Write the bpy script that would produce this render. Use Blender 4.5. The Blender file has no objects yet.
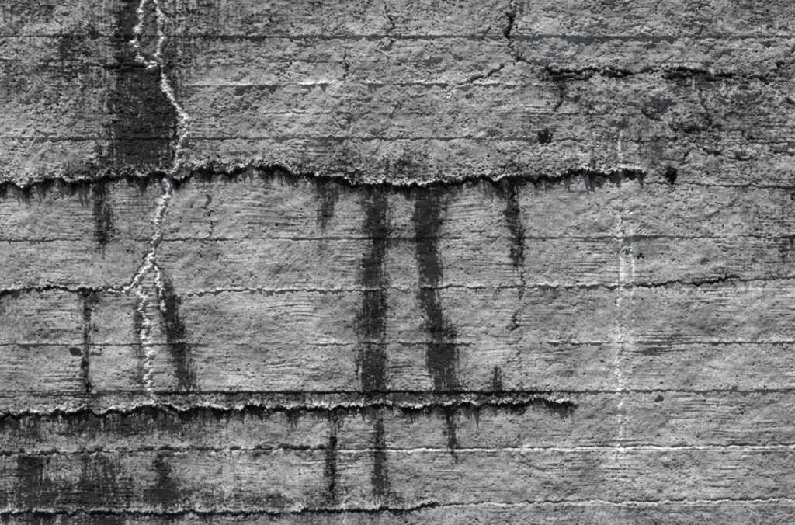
import bpy, math, numpy as np
S=0.004; CZ=1.7; STEP=0.6; N=2048
# ---------------------------------------------------------------- noise tiles
rng=np.random.RandomState
fy=np.fft.fftfreq(N,d=STEP)[:,None]; fx=np.fft.rfftfreq(N,d=STEP)[None,:]
def tile(seed,lmin,lmax,beta=0.0,sx=1.0,sy=1.0,ang=0.0):
    """periodic band noise, wavelengths lmin..lmax px; sx/sy = how many times longer features are along x / y"""
    w=rng(seed).standard_normal((N,N)).astype(np.float32)
    c,s=math.cos(ang),math.sin(ang)
    u=(fx*c+fy*s)*sx; v=(-fx*s+fy*c)*sy
    f=np.sqrt(u*u+v*v)+1e-9
    g=np.exp(-(f*lmin)**2)*(1-np.exp(-(f*lmax)**2))*(f**(-beta))
    r=np.fft.irfft2(np.fft.rfft2(w)*g,s=(N,N))
    r-=r.mean(); r/=r.std()
    return r.astype(np.float32)
def n1(seed,x,lmin,lmax,beta=1.0):
    M=8192; f=np.fft.rfftfreq(M,d=0.5)+1e-9
    g=np.exp(-(f*lmin)**2)*(1-np.exp(-(f*lmax)**2))*f**(-beta)
    r=np.fft.irfft(np.fft.rfft(rng(seed).standard_normal(M))*g,n=M)
    r/=r.std()
    return np.interp((x+1600)%4096,np.arange(M)*0.5,r)
def ss(a,b,x):
    t=np.clip((x-a)/(b-a),0,1); return t*t*(3-2*t)
# ---------------------------------------------------------------- grid
U1=np.concatenate([np.arange(-1440,-60,12.),np.arange(-100*STEP,857,STEP),np.arange(868,2236,12.)])
V1=np.concatenate([np.arange(-212,-50,6.),np.arange(-80*STEP,575,STEP),np.arange(580,688,6.)])
U1=U1.astype(np.float32);V1=V1.astype(np.float32)
nx,ny=len(U1),len(V1)
U,V=np.meshgrid(U1,V1)
iu=np.round(U1/STEP).astype(int); iv=np.round(V1/STEP).astype(int)
IU,IV=np.meshgrid(iu,iv)
def smp(t,du=0,dv=0): return t[np.ix_((iv+dv)%N,(iu+du)%N)]
big=smp(tile(1,50,260,0.5)); med=smp(tile(2,9,45,0.6)); fine=smp(tile(3,2.6,9,0.4)); vfine=smp(tile(4,1.3,4,0))
vst=smp(tile(5,2.5,30,0.5,sy=9)); blot=smp(tile(6,14,120,1.0)); gran=smp(tile(7,1.6,12,0.6))
jx=smp(tile(8,6,60,1.0)); jx2=smp(tile(9,3,20,0.8)); hst=smp(tile(12,2.2,16,0.4,sx=9))
Gt=tile(10,1.9,8,0.3,sx=18); Gt2=tile(11,5,24,0.4,sx=12)
wav=smp(tile(13,60,300,0.6,sx=1.6))
# ---------------------------------------------------------------- boards
lines=[-212,-180,-128,-74,-18,36,85,138,184,238,289,343,391,450,505,560,612,664,700]
bi=np.searchsorted(lines,V1)
r=rng(77); off=r.uniform(-0.8,0.8,len(lines)+2).astype(np.float32); sh=r.randint(0,N,len(lines)+2)
off[13]=-0.3; off[14]=0.4; off[15]=0.8
board=np.repeat(off[bi][:,None],nx,1)
WVf=2.6*wav+18*np.exp(-((U-398)/26)**2-((V-238)/30)**2)+9*np.exp(-((U-300)/20)**2-((V-330)/22)**2)
gj=(IU+sh[bi][:,None])%N
w0=np.floor(WVf).astype(int); wf=(WVf-w0).astype(np.float32)
def gs(T): return T[(IV+w0)%N,gj]*(1-wf)+T[(IV+w0+1)%N,gj]*wf
grain=gs(Gt)+0.7*gs(Gt2)
gm=np.clip(0.5+0.65*smp(tile(14,30,160,0.6)),0.05,2.0)
rough=np.clip(ss(200,150,V)*0.8+0.55*ss(560,700,U)*ss(300,180,V)+0.25*ss(0.3,1.5,blot)*ss(420,100,V),0.0,1.0)
rough=rough*np.clip(0.75+0.4*smp(tile(20,25,150,0.6)),0.25,1.3)
rough+=0.30*ss(0.6,1.8,smp(tile(15,14,90,0.7)))
act=np.clip(0.6+0.55*smp(tile(16,14,110,0.7)),0.12,1.9)
rc=np.clip(rough,0,1.1)
H=board+1.3*big+(0.34+0.10*rough)*med+fine*(0.05+0.06*act+0.03*rough*act)+0.035*vfine
H+=grain*0.105*gm*(1.15-0.6*np.clip(rough,0,1))
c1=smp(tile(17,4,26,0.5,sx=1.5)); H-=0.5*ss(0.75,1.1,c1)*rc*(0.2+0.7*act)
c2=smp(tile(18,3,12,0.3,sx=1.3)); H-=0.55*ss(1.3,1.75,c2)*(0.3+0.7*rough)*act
c3=np.abs(smp(tile(19,12,60,0.7))); H+=0.3*np.minimum(c3,1.0)*rough
for a,(sd,ang) in enumerate([(21,0.35),(22,-0.5),(23,0.9),(24,-1.1),(25,0.1),(26,-0.75),(27,0.55)]):
    t=smp(tile(sd,1.6,9,0.3,sx=10,ang=ang)); m=smp(tile(sd+10,20,110,0.5))
    H+=(-0.9*ss(1.6,2.4,t)+0.6*ss(1.8,2.6,-t))*ss(0.3,1.2,m)*(0.35+0.5*np.clip(rough,0,1))
flake=smp(tile(40,6,28,0.5,sx=1.5)); H+=0.9*ss(1.2,1.45,flake)*np.clip(rough,0.08,1)
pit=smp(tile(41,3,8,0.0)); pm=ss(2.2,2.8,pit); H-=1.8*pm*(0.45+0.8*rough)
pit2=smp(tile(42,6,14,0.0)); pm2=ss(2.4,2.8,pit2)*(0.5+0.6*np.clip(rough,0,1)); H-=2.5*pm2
stain_shade=np.zeros_like(H); lime=np.zeros_like(H); dark=np.zeros_like(H)  # first mask also carries painted shade, second also painted edge light
def add(m):
    global stain_shade
    stain_shade=1-(1-stain_shade)*(1-np.clip(m,0,1))
# ---------------------------------------------------------------- horizontal lines
def hline(pts,seed,lip=0,lw=5,groove=0,gw=1.2,jit=1.0,lim=0,drip_shade=0,drip_shadeL=6,x0=-2000,x1=3000,ends=10,under=0,patch=0,below=0,bw=6,sun_edge=0,aw=0.45,crust=0):
    """lip: protruding crust above joint; below: next board down stands proud (upper arris catches sun, also painted pale)"""
    global H
    p=np.array(pts,float)
    yl=np.interp(U1,p[:,0],p[:,1])+jit*(0.9*n1(seed,U1,8,60)+0.4*n1(seed+1,U1,2,10,0.5))
    d=V-yl[None,:].astype(np.float32)
    rr=slice(*np.searchsorted(V1,[yl.min()-40,yl.max()+60])); d=d[rr]
    e=(ss(x0-ends,x0+ends,U1)*ss(x1+ends,x1-ends,U1))
    pe=np.clip(0.75+0.5*n1(seed+9,U1,20,200),0.2,1.3) if patch else 1.0
    ge=np.clip(0.75+0.5*n1(seed+7,U1,6,120,0.6),0.1,1.6)
    e=(e*pe)[None,:]; ge=ge[None,:]
    dj=d+0.5*jx2[rr]*0.8*min(1,jit)
    a=np.clip(1+aw*n1(seed+2,U1,5,60,0.7),0.15,1.6)[None,:]
    if lip:
        prof=np.where(dj<0,np.exp(np.minimum(dj,0)/lw),ss(1.2,0,dj))
        H[rr]+=lip*a*e*prof*(1+0.18*fine[rr]+0.15*jx2[rr])
    if crust:
        cl=ss(0.0,0.7,c1[rr]+0.7*n1(seed+5,U1,6,50,0.5)[None,:])
        H[rr]+=crust*0.7*cl*e*np.exp(-((d-5)/3.5)**2)*(1+0.3*fine[rr])
        H[rr]+=crust*0.8*e*ss(0.1,0.8,c2[rr]+0.5*jx2[rr])*np.exp(-((d+7)/6)**2)
    if below:
        prof=ss(0.6,2.0,dj)*np.exp(-np.maximum(dj-2,0)/bw)
        H[rr]+=below*a*e*prof
        lime[rr]=np.maximum(lime[rr],sun_edge*np.clip(e*a,0,1)*np.exp(-((dj-1.7)/1.0)**2)*np.clip(0.6+0.5*gran[rr]+0.3*hst[rr],0,1))  # painted sun catch along the proud edge, written into the lime mask
    if groove:
        H[rr]-=groove*e*ge*np.exp(-((dj-(0 if below else gw*0.8))/gw)**2)
        dark[rr]=np.maximum(dark[rr],np.clip(e*ge,0,1)*0.8*min(1,groove/2)*np.exp(-((dj-(-0.3 if below else gw*0.9))/(gw*1.1))**2))
    if lim:
        lime[rr]=np.maximum(lime[rr],lim*np.clip(e,0,1)*np.exp(-((dj+1.8)/2.4)**2)*np.clip(0.35+0.5*gran[rr]+0.6*(a-1),0,1))
    if drip_shade:  # ragged dark band below the lip: drip staining with lip shade painted in
        L=drip_shadeL*np.clip(0.8+0.55*n1(seed+4,U1,8,60,0.6),0.15,3)[None,:]
        m=ss(-1,0.8,dj)*ss(L*1.9,L*0.5,dj+1.6*jx2[rr]+0.8*gran[rr])
        s=np.zeros_like(H); s[rr]=drip_shade*np.clip(e,0,1)*m; add(s)
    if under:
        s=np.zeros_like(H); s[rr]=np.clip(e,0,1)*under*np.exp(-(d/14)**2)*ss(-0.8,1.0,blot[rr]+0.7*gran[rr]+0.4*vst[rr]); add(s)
hline([(0,36),(800,37)],100,lip=0.9,lw=5,groove=0.5,jit=0.5,patch=1)
hline([(0,60),(800,62)],105,lip=0.4,lw=3,groove=0.3,jit=0.4,patch=1)
hline([(0,70),(180,86),(420,83),(600,86),(800,92)],110,lip=1.5,lw=2.2,jit=0.4,lim=0.7,x0=180,x1=560,ends=40,patch=1)
hline([(0,112),(800,114)],115,lip=0.5,lw=3,groove=0.3,jit=0.4,patch=1)
hline([(0,140),(300,137),(800,142)],120,groove=1.0,gw=0.8,jit=0.6,lip=0.7,patch=1)
hline([(-400,186),(0,184),(50,182),(95,178),(130,175),(175,175),(210,171),(250,167),(280,167),(300,172),(330,177),(360,183),(400,184),(450,182),(500,176),(540,176),(580,173),(615,171),(648,172),(660,176)],130,lip=4.8,lw=4.2,groove=2.6,gw=2.4,jit=1.7,lim=0.5,drip_shade=0.98,drip_shadeL=7,x1=645,ends=6,under=0.9,aw=0.5,crust=1.2)
hline([(-400,180),(0,178),(120,171),(250,161),(330,170),(450,176),(650,168)],135,lip=1.6,lw=3,jit=1.8,lim=0.2,x1=600,ends=20,patch=1)
hline([(640,182),(800,187)],140,groove=1.1,lip=0.9,jit=0.6,x0=640,patch=0)
hline([(0,240),(400,238),(800,236)],150,groove=1.2,gw=0.8,jit=0.5,lip=0.8,lw=3,patch=1)
hline([(-300,291),(0,290),(60,287),(100,289),(130,289)],160,lip=2.6,lw=3,groove=2.4,gw=1.5,jit=1.3,lim=0.4,drip_shade=0.8,drip_shadeL=2.5,x1=126,ends=6,under=0.6,crust=0.5)
hline([(150,300),(180,296),(220,290),(380,290),(440,287),(600,286),(640,285)],170,lip=1.3,lw=2.5,groove=1.1,gw=0.9,jit=0.8,lim=0.3,x0=165,x1=640,ends=8,aw=0.8)
hline([(600,286),(640,285),(700,281),(745,278),(800,276)],175,groove=2.0,gw=1.4,jit=1.2,lip=1.0,drip_shade=0.8,drip_shadeL=2,x0=635,x1=740,ends=15)
hline([(740,280),(800,277),(900,275)],178,groove=0.9,gw=0.9,lip=0.6,jit=0.8,x0=745)
hline([(0,344),(800,342)],180,lip=1.1,lw=2.5,groove=0.5,jit=0.4,lim=0.3,patch=1)
hline([(-300,398),(0,396),(165,392),(560,391),(800,389)],190,groove=1.7,gw=1.1,lip=0.9,jit=0.5,drip_shade=0.5,drip_shadeL=2,x0=150,x1=560,ends=20)
hline([(-300,398),(0,396),(165,392),(560,391),(800,389)],195,groove=1.1,gw=0.8,lip=0.7,jit=0.5,patch=1)
hline([(-400,417),(0,414),(60,412),(130,410),(152,404),(180,408),(250,408),(330,406),(380,405),(420,406),(450,404),(500,403),(540,400),(575,403),(590,404)],200,lip=4.1,lw=3.6,groove=2.5,gw=2.1,jit=1.6,lim=0.55,drip_shade=0.97,drip_shadeL=6,x1=575,ends=8,under=0.8,aw=0.55,crust=0.9)
hline([(-400,458),(0,455),(120,451),(250,449),(340,449)],210,lip=1.4,lw=3,groove=2.7,gw=2.2,jit=0.8,lim=0.1,drip_shade=0.85,drip_shadeL=3.5,below=1.0,sun_edge=0.15,x1=335,ends=10,aw=0.7)
hline([(330,450),(500,448),(800,445)],215,groove=1.5,gw=1.0,jit=0.5,below=1.1,sun_edge=0.45,x0=338,ends=6,aw=0.6)
hline([(-400,515),(0,511),(180,512),(300,510),(400,508),(430,505)],220,lip=2.4,lw=3,groove=2.0,gw=1.8,jit=1.2,lim=0.35,drip_shade=0.8,drip_shadeL=3,under=0.6,x1=440,ends=8,aw=0.7,crust=0.5)
hline([(430,505),(560,502),(800,499)],225,groove=1.6,gw=1.1,jit=0.8,below=1.0,sun_edge=0.22,x0=442,ends=8,aw=0.8)
for k,y in enumerate([-18,-74,-128,-180,560,612,664]):
    hline([(0,y),(800,y+2)],230+k*10,lip=1.2,lw=4,groove=1.2,jit=0.8,patch=1)
# ---------------------------------------------------------------- cracks
def crack(pts,seed,kind,w=1.5,jit=1.5,amp=1.0):
    global H
    p=np.array(pts,float); seg=np.hypot(*np.diff(p,axis=0).T); L=np.concatenate([[0],np.cumsum(seg)])
    n=max(4,int(L[-1]/2.0)); s=np.linspace(0,L[-1],n)
    x=np.interp(s,L,p[:,0])+jit*(0.9*n1(seed,s,6,40,0.8)+0.3*n1(seed+1,s,3,8,0))
    y=np.interp(s,L,p[:,1])+jit*(0.6*n1(seed+2,s,6,40,0.8))
    wv=np.clip(1+(0.3 if kind=='lime' else 0.5)*n1(seed+3,s,6,60,0.6),0.2,2)*ss(0,8,s)*ss(L[-1],L[-1]-8,s)+0.05
    R=16
    D=np.full(H.shape,99,np.float32); W=np.ones(H.shape,np.float32); SX=np.zeros(H.shape,np.float32)
    for i in range(n-1):
        a0,a1=np.searchsorted(U1,[min(x[i],x[i+1])-R,max(x[i],x[i+1])+R]); b0,b1=np.searchsorted(V1,[min(y[i],y[i+1])-R,max(y[i],y[i+1])+R])
        if a1<=a0 or b1<=b0: continue
        uu=U[b0:b1,a0:a1];vv=V[b0:b1,a0:a1]; dx=x[i+1]-x[i];dy=y[i+1]-y[i]
        t=np.clip(((uu-x[i])*dx+(vv-y[i])*dy)/(dx*dx+dy*dy+1e-6),0,1)
        ex=uu-x[i]-t*dx; d=np.hypot(ex,vv-y[i]-t*dy)
        m=d<D[b0:b1,a0:a1]
        D[b0:b1,a0:a1][m]=d[m]; W[b0:b1,a0:a1][m]=wv[i]; SX[b0:b1,a0:a1][m]=ex[m]
    dj=np.maximum(0,D+0.28*jx2+0.12*gran)
    if kind=='lime':
        ww=w*W
        H+=amp*1.5*np.minimum(W,1.3)*np.exp(-(dj/ww)**2)*(1+0.10*fine)
        H-=min(1,amp*1.5)*1.4*np.exp(-((dj-ww*1.8)/1.3)**2)*(W>0.2)*ss(-1,0.5,jx)
        H-=0.9*amp*np.exp(-(dj/0.6)**2)*ss(0.5,1.2,jx)
        np.maximum(lime,0.95*min(1,amp+0.2)*np.exp(-(dj/(ww*1.25))**2)*np.clip(0.85+0.35*gran+0.1*vst,0,1),out=lime)
        np.maximum(dark,0.75*min(1,amp)*np.exp(-((dj-ww*2.2)/1.5)**2)*ss(-0.8,0.8,gran+jx)*(SX<3),out=dark)
    elif kind=='open':
        br=ss(-1.8,-0.2,jx+0.5*gran)
        H-=amp*2.2*W*np.exp(-(dj/(w*W))**2)*br
        H+=amp*1.2*np.exp(-((dj-w*2.2)/2)**2)*ss(-0.5,1,blot+jx2)
        np.maximum(dark,0.9*br*np.clip(W,0,1)*np.exp(-(dj/(w*W*1.1))**2),out=dark)
    else:
        br=ss(-1.3,0.1,blot+0.5*jx)
        H-=amp*1.5*np.exp(-(dj/(w*W))**2)*br
        np.maximum(dark,0.85*min(1,amp)*np.exp(-(dj/(w*W))**2)*br,out=dark)
crack([(152,-50),(150,-5),(141,12),(138,30),(137,45),(139,60),(150,66),(160,64)],300,'lime',2.1,1.3,1.1)
crack([(153,-5),(160,15),(162,40),(160,64),(163,82),(170,95),(178,108),(184,120),(185,135),(181,147),(177,160),(172,175),(168,190),(162,205),(157,225),(155,245),(150,262),(143,272),(138,285),(142,300),(145,320),(147,345),(149,370),(149,390),(152,402),(166,408)],310,'lime',2.0,1.5,1.1)
crack([(152,262),(158,275),(162,295),(167,316)],320,'lime',1.3,1.0,0.8)
crack([(146,268),(138,278),(132,288),(118,292),(100,290)],330,'lime',1.3,1.2,0.9)
crack([(152,404),(175,414),(174,428)],335,'lime',1.0,1.2,0.5)
crack([(62,68),(90,66),(110,67),(135,66),(158,66)],340,'open',1.1,1.2,0.8)
crack([(156,70),(160,90),(172,106),(178,130),(172,160)],343,'hair',1.0,2.0,0.9)
crack([(514,-50),(515,0),(513,20),(508,35),(514,58),(530,62),(545,69),(560,73),(600,70),(640,73),(680,70),(720,75),(760,79),(780,92),(800,112),(850,150)],350,'open',1.3,1.8,1.0)
crack([(560,80),(600,76),(650,78),(700,76),(750,84)],355,'hair',1.1,2.5,1.0)
crack([(514,58),(495,72),(475,80),(455,86)],360,'open',1.0,1.5,0.7)
crack([(850,10),(795,50),(775,70),(765,80)],365,'open',1.2,1.5,1.0)
crack([(345,48),(346,75),(350,102),(348,130)],370,'hair',1.3,1.5,1.3)
crack([(280,-20),(274,5),(268,24)],375,'hair',1.2,1.5,1.2)
crack([(560,74),(562,95),(556,118)],378,'hair',1.2,1.8,1.2)
crack([(206,188),(208,215),(214,240),(218,262)],380,'hair',1.0,1.8,0.9)
crack([(512,188),(520,225),(522,262),(524,290),(516,320),(508,345)],385,'hair',1.1,1.5,1.2)
crack([(523,262),(521,300),(519,330),(522,400),(520,470)],388,'hair',0.9,1.5,0.6)
crack([(336,412),(334,440),(331,470),(333,505)],390,'hair',1.1,1.3,1.2)
crack([(343,440),(342,470),(345,500),(344,540)],393,'lime',0.8,0.8,0.3)
crack([(622,186),(620,215),(625,240),(617,262),(620,285),(617,310),(622,345),(618,375),(622,402),(620,440),(618,480),(620,530)],400,'hair',0.8,1.6,0.6)
crack([(690,150),(682,165),(673,176),(674,190)],415,'open',1.4,1.0,1.0)
crack([(100,190),(98,215),(104,245)],420,'hair',1.2,1.5,1.0)
crack([(86,292),(88,330),(84,372),(90,398)],425,'hair',1.2,1.6,1.0)
crack([(700,148),(735,160),(770,152),(800,156)],430,'hair',1.2,2.5,1.2)
crack([(640,110),(680,132),(720,128),(760,140)],435,'hair',1.1,3,1.1)
crack([(380,-10),(392,30),(386,60)],440,'hair',1.0,2,1.0)
crack([(700,80),(704,110),(716,140)],445,'hair',1.0,2,1.0)
def haze(pts,st,jj=1.3):
    p=np.array(pts,float); xc=np.interp(V1,p[:,1],p[:,0])[:,None]; w=np.interp(V1,p[:,1],p[:,2])[:,None]; a=np.interp(V1,p[:,1],p[:,3])[:,None]
    xc=xc+(jj*n1(901,V1,12,90,0.8))[:,None]
    m=st*a*np.exp(-((U-xc+0.5*jx)/w)**2)*np.clip(0.62+0.22*gran+0.35*vst+0.2*blot,0,1.3)
    np.maximum(lime,np.minimum(m,0.95),out=lime)
haze([(621,120,2,0),(621,140,2,0.5),(621,200,2.2,0.7),(621,260,2.8,1.1),(619,300,3.2,1.1),(619,390,3.4,1.05),(620,450,3,0.8),(620,500,2.5,0.6),(620,545,2.5,0)],1.0)
haze([(621,130,12,0),(620,230,12,0.35),(620,300,13,0.5),(620,400,14,0.5),(620,540,11,0.25)],0.8)
haze([(632,195,1.6,0),(632,230,1.8,0.9),(632,330,1.8,0.8),(631,420,2,0.3),(631,430,2,0)],0.9)
haze([(150,260,7,0),(150,270,6,0.3),(149,400,6,0.35),(150,404,8,0)],0.8)
haze([(132,440,3,0),(135,445,3,0.3),(135,520,3,0.2),(135,530,3,0)],0.5)
haze([(42,415,3,0),(42,422,3,0.6),(42,440,3,0),(42,445,3,0)],0.7)
haze([(150,-50,10,0.3),(150,60,12,0.3),(160,70,8,0)],0.6)
# ---------------------------------------------------------------- dark streaks
H_f=fine+0.5*vfine
sp_=smp(tile(61,1.4,6,0.3)); 
def streak(pts,st,top=4,bot=25,soft=0.75,rag=2.0,halo=True):
    p=np.array(pts,float); y0,y1=p[0,1],p[-1,1]
    rr=slice(*np.searchsorted(V1,[y0-top-5,y1+bot+5]))
    v=V[rr]; xc=np.interp(V1[rr],p[:,1],p[:,0])[:,None]; w=np.interp(V1[rr],p[:,1],p[:,2])[:,None]/2
    a=ss(y0-top,y0+top,v)*ss(y1+bot*0.5,y1-bot*0.5,v+6*vst[rr])
    q=np.abs(U[rr]-xc+rag*jx[rr]*0.8+0.4*hst[rr])/w
    m=ss(1+soft,1-soft*1.2,q)*a*st
    g=0.22*vst[rr]+0.16*gran[rr]+0.11*hst[rr]+0.22*blot[rr]-0.14*H_f[rr]+0.08*c1[rr]+0.08*sp_[rr]
    k=m*1.22-0.11+g*np.minimum(1,m*2.4)*0.85
    s=np.zeros_like(H); s[rr]=np.clip(k,0,1)*min(1,st)
    if halo:
        h=np.exp(-(q/1.7)**2)*a*st*0.62*np.clip(0.6+1.1*g,0,1.5); s[rr]=1-(1-s[rr])*(1-np.clip(h,0,.75))
    add(s)
streak([(148,-50,46),(146,0,48),(143,40,56),(143,80,68),(142,120,78),(140,160,84),(140,174,92)],1.15,bot=3,soft=0.5,rag=4)
streak([(125,20,14),(118,90,22),(118,165,28)],0.85,bot=10)
streak([(200,-50,60),(198,0,54),(190,50,36),(182,90,18)],0.7,soft=0.8,rag=6)
streak([(101,186,24),(101,220,20),(102,250,8)],0.95,bot=22)
streak([(118,180,80),(130,200,70),(140,240,50),(146,300,30)],0.45,bot=24,soft=0.8)
streak([(90,292,20),(88,330,13),(86,370,10),(88,395,7)],0.92,bot=10)
streak([(138,300,12),(140,340,10),(141,392,8)],0.75,bot=10)
streak([(160,268,12),(168,300,17),(176,335,22),(184,370,24),(186,392,24)],1.0,bot=6,rag=1.5,soft=.65)
streak([(327,186,22),(326,205,18),(324,235,11)],0.9,bot=25)
streak([(324,230,12),(322,275,9)],0.55,bot=30)
streak([(352,186,24),(345,200,8)],0.65,bot=10)
streak([(377,186,30),(377,215,23),(376,260,22),(372,300,26),(371,340,28),(372,390,31)],1.1,bot=5,rag=1.8,soft=.65)
streak([(388,186,20),(386,230,12),(384,290,8)],0.7,bot=30)
streak([(372,385,30),(375,405,24)],0.8,bot=8)
streak([(422,187,22),(426,220,22),(429,260,27),(431,300,24),(436,325,27),(443,350,33),(445,391,35)],1.12,bot=5,rag=1.8,soft=.65)
streak([(433,187,22),(434,230,14)],0.8,bot=30)
streak([(445,385,32),(449,405,24)],0.75,bot=8)
streak([(511,184,26),(512,205,18),(516,240,14),(518,272,7)],1.0,bot=12)
streak([(455,186,16),(458,200,8)],0.6,bot=14); streak([(482,184,14),(484,205,6)],0.6,bot=14)
streak([(498,366,10),(498,392,14),(498,400,34)],0.95,bot=4)
streak([(672,166,12),(674,178,14),(675,184,9)],1.05,bot=5)
streak([(560,70,30),(562,90,20),(562,108,8)],0.8,bot=18,rag=4)
streak([(516,-50,16),(516,-10,14),(512,35,16),(516,58,20)],0.65,bot=10,rag=4)
streak([(786,176,34),(790,220,26),(790,280,18)],0.6,bot=30,soft=0.8,rag=6)
streak([(30,414,70),(34,440,48)],0.85,bot=14,soft=0.6); streak([(12,418,22),(12,434,14)],1.0,bot=8)
streak([(97,414,90),(97,440,70)],0.8,bot=14,soft=0.6); streak([(150,410,70),(152,440,40)],0.7,bot=14,soft=0.6)
streak([(215,410,60),(205,440,14)],0.6,bot=14,soft=0.6); streak([(290,410,70),(288,430,18)],0.6,bot=12,soft=0.6)
streak([(33,456,34),(34,490,30),(36,545,26)],1.0,bot=20)
streak([(98,456,52),(100,490,44),(100,545,40)],0.95,bot=20,soft=0.6)
streak([(158,450,14),(164,480,18),(168,540,14)],1.0,bot=20)
streak([(335,410,16),(333,440,11),(331,505,10)],1.0,bot=10)
streak([(377,410,17),(379,440,13),(381,480,14),(382,500,26)],1.08,bot=5)
streak([(449,408,20),(451,430,14),(455,458,5)],1.0,bot=10)
streak([(400,496,56),(402,512,56)],0.85,bot=6,soft=0.7,halo=False)
streak([(262,492,46),(262,506,70)],0.75,bot=6,soft=0.7,halo=False)
streak([(20,380,22),(22,392,40)],0.45,bot=8,soft=0.8)
def patch(cx,cy,rx,ry,st,thr=0.0):
    d=((U-cx)/rx)**2+((V-cy)/ry)**2
    b=st*np.exp(-d)*1.5
    k=np.clip(b-0.33+0.22*blot+0.20*gran+0.14*vst+0.11*hst-0.12*H_f+0.12*c1+0.06*sp_-thr,0,1)*np.exp(-d*0.6)
    add(np.clip(k,0,0.9)*min(1,st*1.3))
patch(700,78,120,14,0.75); patch(600,74,60,10,0.65); patch(720,125,130,60,0.65); patch(640,150,80,40,0.55)
patch(600,100,60,40,0.5); patch(770,230,50,70,0.55); patch(400,172,50,18,0.75); patch(330,168,70,18,0.75); patch(180,165,60,26,0.65)
patch(90,172,60,16,0.8); patch(495,172,40,14,0.7); patch(75,50,36,34,0.75); patch(50,80,90,60,0.6); patch(250,20,90,50,0.55)
patch(360,398,220,8,0.85); patch(690,284,70,9,0.6); patch(430,120,220,60,0.36); patch(120,398,60,8,0.7); patch(430,10,200,30,0.46); patch(760,10,100,40,0.6)  # last patch paints the falloff into the top-right corner
patch(520,396,60,9,0.8); patch(130,430,170,20,0.75); patch(100,500,150,45,0.8); patch(250,500,200,24,0.6); patch(20,330,60,60,0.45); patch(20,0,130,60,0.7); patch(600,530,300,20,0.55); patch(0,480,50,70,0.7)  # corner and bottom-edge patches paint in the darker falloff at the frame edges
# ---------------------------------------------------------------- individual pits, stones
def bump(cx,cy,r,h,dk=0,asp=1.0):
    global H
    d=np.hypot((U-cx)/asp,V-cy)+1.1*jx2+0.7*jx
    m=ss(r*1.15,r*0.6,d); H+=h*m
    if dk: np.maximum(dark,dk*m,out=dark)
bump(545,138,7.5,-5.5,0.85,1.2); bump(75,353,5.5,-4,0.6); bump(98,351,5,1.8); bump(660,96,8,3.2); bump(622,118,8,2.4); bump(672,177,6,-3.5,0.8,0.8)
bump(640,258,3.5,-3,0.8); bump(628,253,3.5,-2,0.6); bump(706,262,4,-1.5,0.2); bump(560,463,5,1.2); bump(632,177,5,-3.5,0.8)
bump(720,268,4,1.2); bump(95,36,5,-2.5,0.5); bump(240,92,4,-2,0.4); bump(600,180,4,2.0); bump(45,60,5,1.5); bump(745,90,9,2.2,0,1.6); bump(780,140,10,2,0,1.5)
bump(470,100,5,-2,0.3); bump(660,400,4,-2,.5); bump(545,455,14,1.5,0,2.2); bump(770,460,18,1.4,0,2.0); bump(665,462,5,1.5,0,.7); bump(625,470,4,-1.5,.2,.6); bump(660,495,5,-1.5,.2,.6)
# ---------------------------------------------------------------- mesh
edge=(U1==U1[0])[None,:]|(U1==U1[-1])[None,:]|(V1==V1[0])[:,None]|(V1==V1[-1])[:,None]
Y=-H*S; Y[edge]=0.06
co=np.empty((ny*nx,3),np.float32)
co[:,0]=((U-397.5)*S).ravel(); co[:,1]=Y.ravel(); co[:,2]=(CZ+(262.5-V)*S).ravel()
idx=np.arange(ny*nx,dtype=np.int32).reshape(ny,nx)
q=np.stack([idx[:-1,:-1],idx[1:,:-1],idx[1:,1:],idx[:-1,1:]],-1).reshape(-1,4)
me=bpy.data.meshes.new("concrete_wall"); nf=len(q)
me.vertices.add(ny*nx); me.vertices.foreach_set("co",co.ravel())
me.loops.add(nf*4); me.loops.foreach_set("vertex_index",q.ravel())
me.polygons.add(nf); me.polygons.foreach_set("loop_start",np.arange(0,nf*4,4,dtype=np.int32)); 
me.update(calc_edges=True)
me.polygons.foreach_set("use_smooth",np.ones(nf,bool))
tone=np.clip(0.60+0.07*big+0.08*blot+0.07*gran+0.06*hst*(1-0.6*np.clip(rough,0,1))+0.09*smp(tile(60,10,60,0.8,sx=4))-0.16*np.clip(rough,0,1)*ss(-0.5,1.5,c1+0.5*blot),0,1)
for nm,a in (("stain_shade",stain_shade),("lime",np.clip(lime,0,1)),("grime",dark),("tone",tone),("cavity",np.clip(0.5-0.20*(fine+0.5*vfine)*(0.5+0.5*act)+0.5*pm+0.5*pm2,0,1))):
    at=me.attributes.new(nm,'FLOAT','POINT'); at.data.foreach_set("value",a.astype(np.float32).ravel())
wall=bpy.data.objects.new("concrete_wall",me); bpy.context.collection.objects.link(wall)
# ---------------------------------------------------------------- material
def newmat(n):
    m=bpy.data.materials.new(n); m.use_nodes=True; return m,m.node_tree.nodes,m.node_tree.links
m,nd,lk=newmat("weathered_concrete"); bs=nd["Principled BSDF"]
def attr(n):
    a=nd.new("ShaderNodeAttribute"); a.attribute_name=n; return a.outputs["Fac"]
def math_(op,a,b,clamp=False):
    x=nd.new("ShaderNodeMath"); x.operation=op; x.use_clamp=clamp
    for i,v in enumerate((a,b)):
        if isinstance(v,(int,float)): x.inputs[i].default_value=v
        else: lk.new(v,x.inputs[i])
    return x.outputs[0]
def mix(f,a,b):
    x=nd.new("ShaderNodeMix"); x.data_type='RGBA'
    for k,v in ((0,f),(6,a),(7,b)):
        if isinstance(v,(int,float)): x.inputs[k].default_value=v
        elif isinstance(v,tuple): x.inputs[k].default_value=(*v,1)
        else: lk.new(v,x.inputs[k])
    return x.outputs[2]
tc=nd.new("ShaderNodeTexCoord")
def noise(sc,det=4,ro=0.6):
    x=nd.new("ShaderNodeTexNoise"); x.inputs["Scale"].default_value=sc; x.inputs["Detail"].default_value=det; x.inputs["Roughness"].default_value=ro
    lk.new(tc.outputs["Object"],x.inputs["Vector"]); return x.outputs["Fac"]
sp=noise(190,3,0.7); sp2=noise(45,5,0.65)
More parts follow.
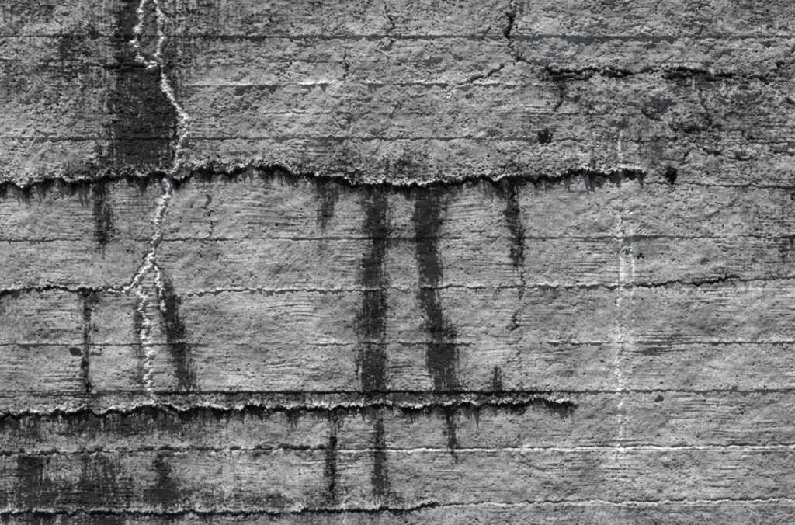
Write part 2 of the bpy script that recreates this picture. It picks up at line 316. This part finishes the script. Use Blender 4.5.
t=math_('ADD',attr("tone"),math_('MULTIPLY',math_('SUBTRACT',sp,0.5),0.7)); t=math_('ADD',t,math_('MULTIPLY',math_('SUBTRACT',sp2,0.5),0.6),True)
base=mix(t,(0.15,0.1495,0.148),(0.58,0.578,0.57))
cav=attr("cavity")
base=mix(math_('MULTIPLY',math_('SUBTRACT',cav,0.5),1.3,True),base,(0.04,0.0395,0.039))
st=math_('ADD',attr("stain_shade"),math_('MULTIPLY',math_('MULTIPLY',math_('SUBTRACT',sp,0.5),0.5),attr("stain_shade")),True)
c=mix(math_('MULTIPLY',st,0.965),base,(0.012,0.0119,0.0118))  # stains plus painted lip shade and corner falloff
c=mix(attr("grime"),c,(0.012,0.012,0.012))
c=mix(attr("lime"),c,(0.80,0.797,0.785))  # lime crust plus painted sunlight on the board edges
lk.new(c,bs.inputs["Base Color"]); bs.inputs["Roughness"].default_value=0.95; bs.inputs["Specular IOR Level"].default_value=0.08
bp=nd.new("ShaderNodeBump"); bp.inputs["Strength"].default_value=0.4; bp.inputs["Distance"].default_value=0.002
lk.new(noise(260,3,0.65),bp.inputs["Height"]); lk.new(bp.outputs[0],bs.inputs["Normal"])
me.materials.append(m)
def box(n,x0,x1,y0,y1,z0,z1,mat,parent):
    v=[(x,y,z) for x in(x0,x1) for y in(y0,y1) for z in(z0,z1)]
    f=[(0,1,3,2),(4,6,7,5),(0,4,5,1),(2,3,7,6),(0,2,6,4),(1,5,7,3)]
    k=bpy.data.meshes.new(n); k.from_pydata(v,[],f); k.materials.append(mat); o=bpy.data.objects.new(n,k)
    bpy.context.collection.objects.link(o); o.parent=parent; bv=o.modifiers.new("b",'BEVEL'); bv.width=0.01; return o
pm_,nn,ll=newmat("plain_concrete"); b2=nn["Principled BSDF"]; x=nn.new("ShaderNodeTexNoise"); x.inputs["Scale"].default_value=9; x.inputs["Detail"].default_value=8
cr=nn.new("ShaderNodeValToRGB"); cr.color_ramp.elements[0].color=(0.17,0.168,0.165,1); cr.color_ramp.elements[1].color=(0.42,0.415,0.41,1)
ll.new(x.outputs["Fac"],cr.inputs[0]); ll.new(cr.outputs[0],b2.inputs["Base Color"]); b2.inputs["Roughness"].default_value=0.95
zt=CZ+(262.5+212)*S
box("core",(U1[0]-397.5)*S,(U1[-1]-397.5)*S,0.055,0.40,-0.2,zt,pm_,wall)
box("coping",(U1[0]-397.5)*S-0.04,(U1[-1]-397.5)*S+0.04,-0.005,0.44,zt+0.003,zt+0.12,pm_,wall)
# ---------------------------------------------------------------- ground
g,nn,ll=newmat("dry_soil"); b2=nn["Principled BSDF"]; tc2=nn.new("ShaderNodeTexCoord")
x=nn.new("ShaderNodeTexNoise"); x.inputs["Scale"].default_value=6; x.inputs["Detail"].default_value=10; ll.new(tc2.outputs["Object"],x.inputs["Vector"])
cr=nn.new("ShaderNodeValToRGB"); cr.color_ramp.elements[0].color=(0.06,0.058,0.055,1); cr.color_ramp.elements[1].color=(0.17,0.165,0.155,1)
ll.new(x.outputs["Fac"],cr.inputs[0]); ll.new(cr.outputs[0],b2.inputs["Base Color"]); b2.inputs["Roughness"].default_value=1
bb=nn.new("ShaderNodeBump"); bb.inputs["Distance"].default_value=0.03; ll.new(x.outputs["Fac"],bb.inputs["Height"]); ll.new(bb.outputs[0],b2.inputs["Normal"])
gm_=bpy.data.meshes.new("ground"); R=600
gm_.from_pydata([(-R,-R,0),(R,-R,0),(R,R,0),(-R,R,0)],[],[(0,1,2,3)]); gm_.materials.append(g)
bpy.context.collection.objects.link(bpy.data.objects.new("ground",gm_))
# ---------------------------------------------------------------- light
from mathutils import Vector
d=Vector((-0.18,-0.42,1.0)).normalized()   # towards the sun
L=bpy.data.lights.new("sun",'SUN'); L.energy=5.0; L.angle=math.radians(0.5); L.color=(1,0.985,0.965)
lo=bpy.data.objects.new("sun",L); lo.rotation_euler=d.to_track_quat('Z','Y').to_euler(); lo.location=(0,-5,8); bpy.context.collection.objects.link(lo)
w=bpy.data.worlds.new("World"); bpy.context.scene.world=w; w.use_nodes=True; wn=w.node_tree
sk=wn.nodes.new("ShaderNodeTexSky"); sk.sky_type='NISHITA'; sk.sun_disc=False
sk.sun_elevation=math.asin(d.z); sk.sun_rotation=math.atan2(d.x,d.y)
wn.links.new(sk.outputs[0],wn.nodes["Background"].inputs[0]); wn.nodes["Background"].inputs[1].default_value=0.05
# ---------------------------------------------------------------- camera
cd=bpy.data.cameras.new("camera"); cam=bpy.data.objects.new("camera",cd); bpy.context.collection.objects.link(cam)
cam.location=(0,-5.0,CZ); cam.rotation_euler=(math.radians(90),0,0); cd.sensor_width=36; cd.lens=36*5.0/(795*S); cd.clip_end=2000
bpy.context.scene.camera=cam
vs=bpy.context.scene.view_settings; vs.view_transform='Standard'; vs.look='None'; vs.exposure=0
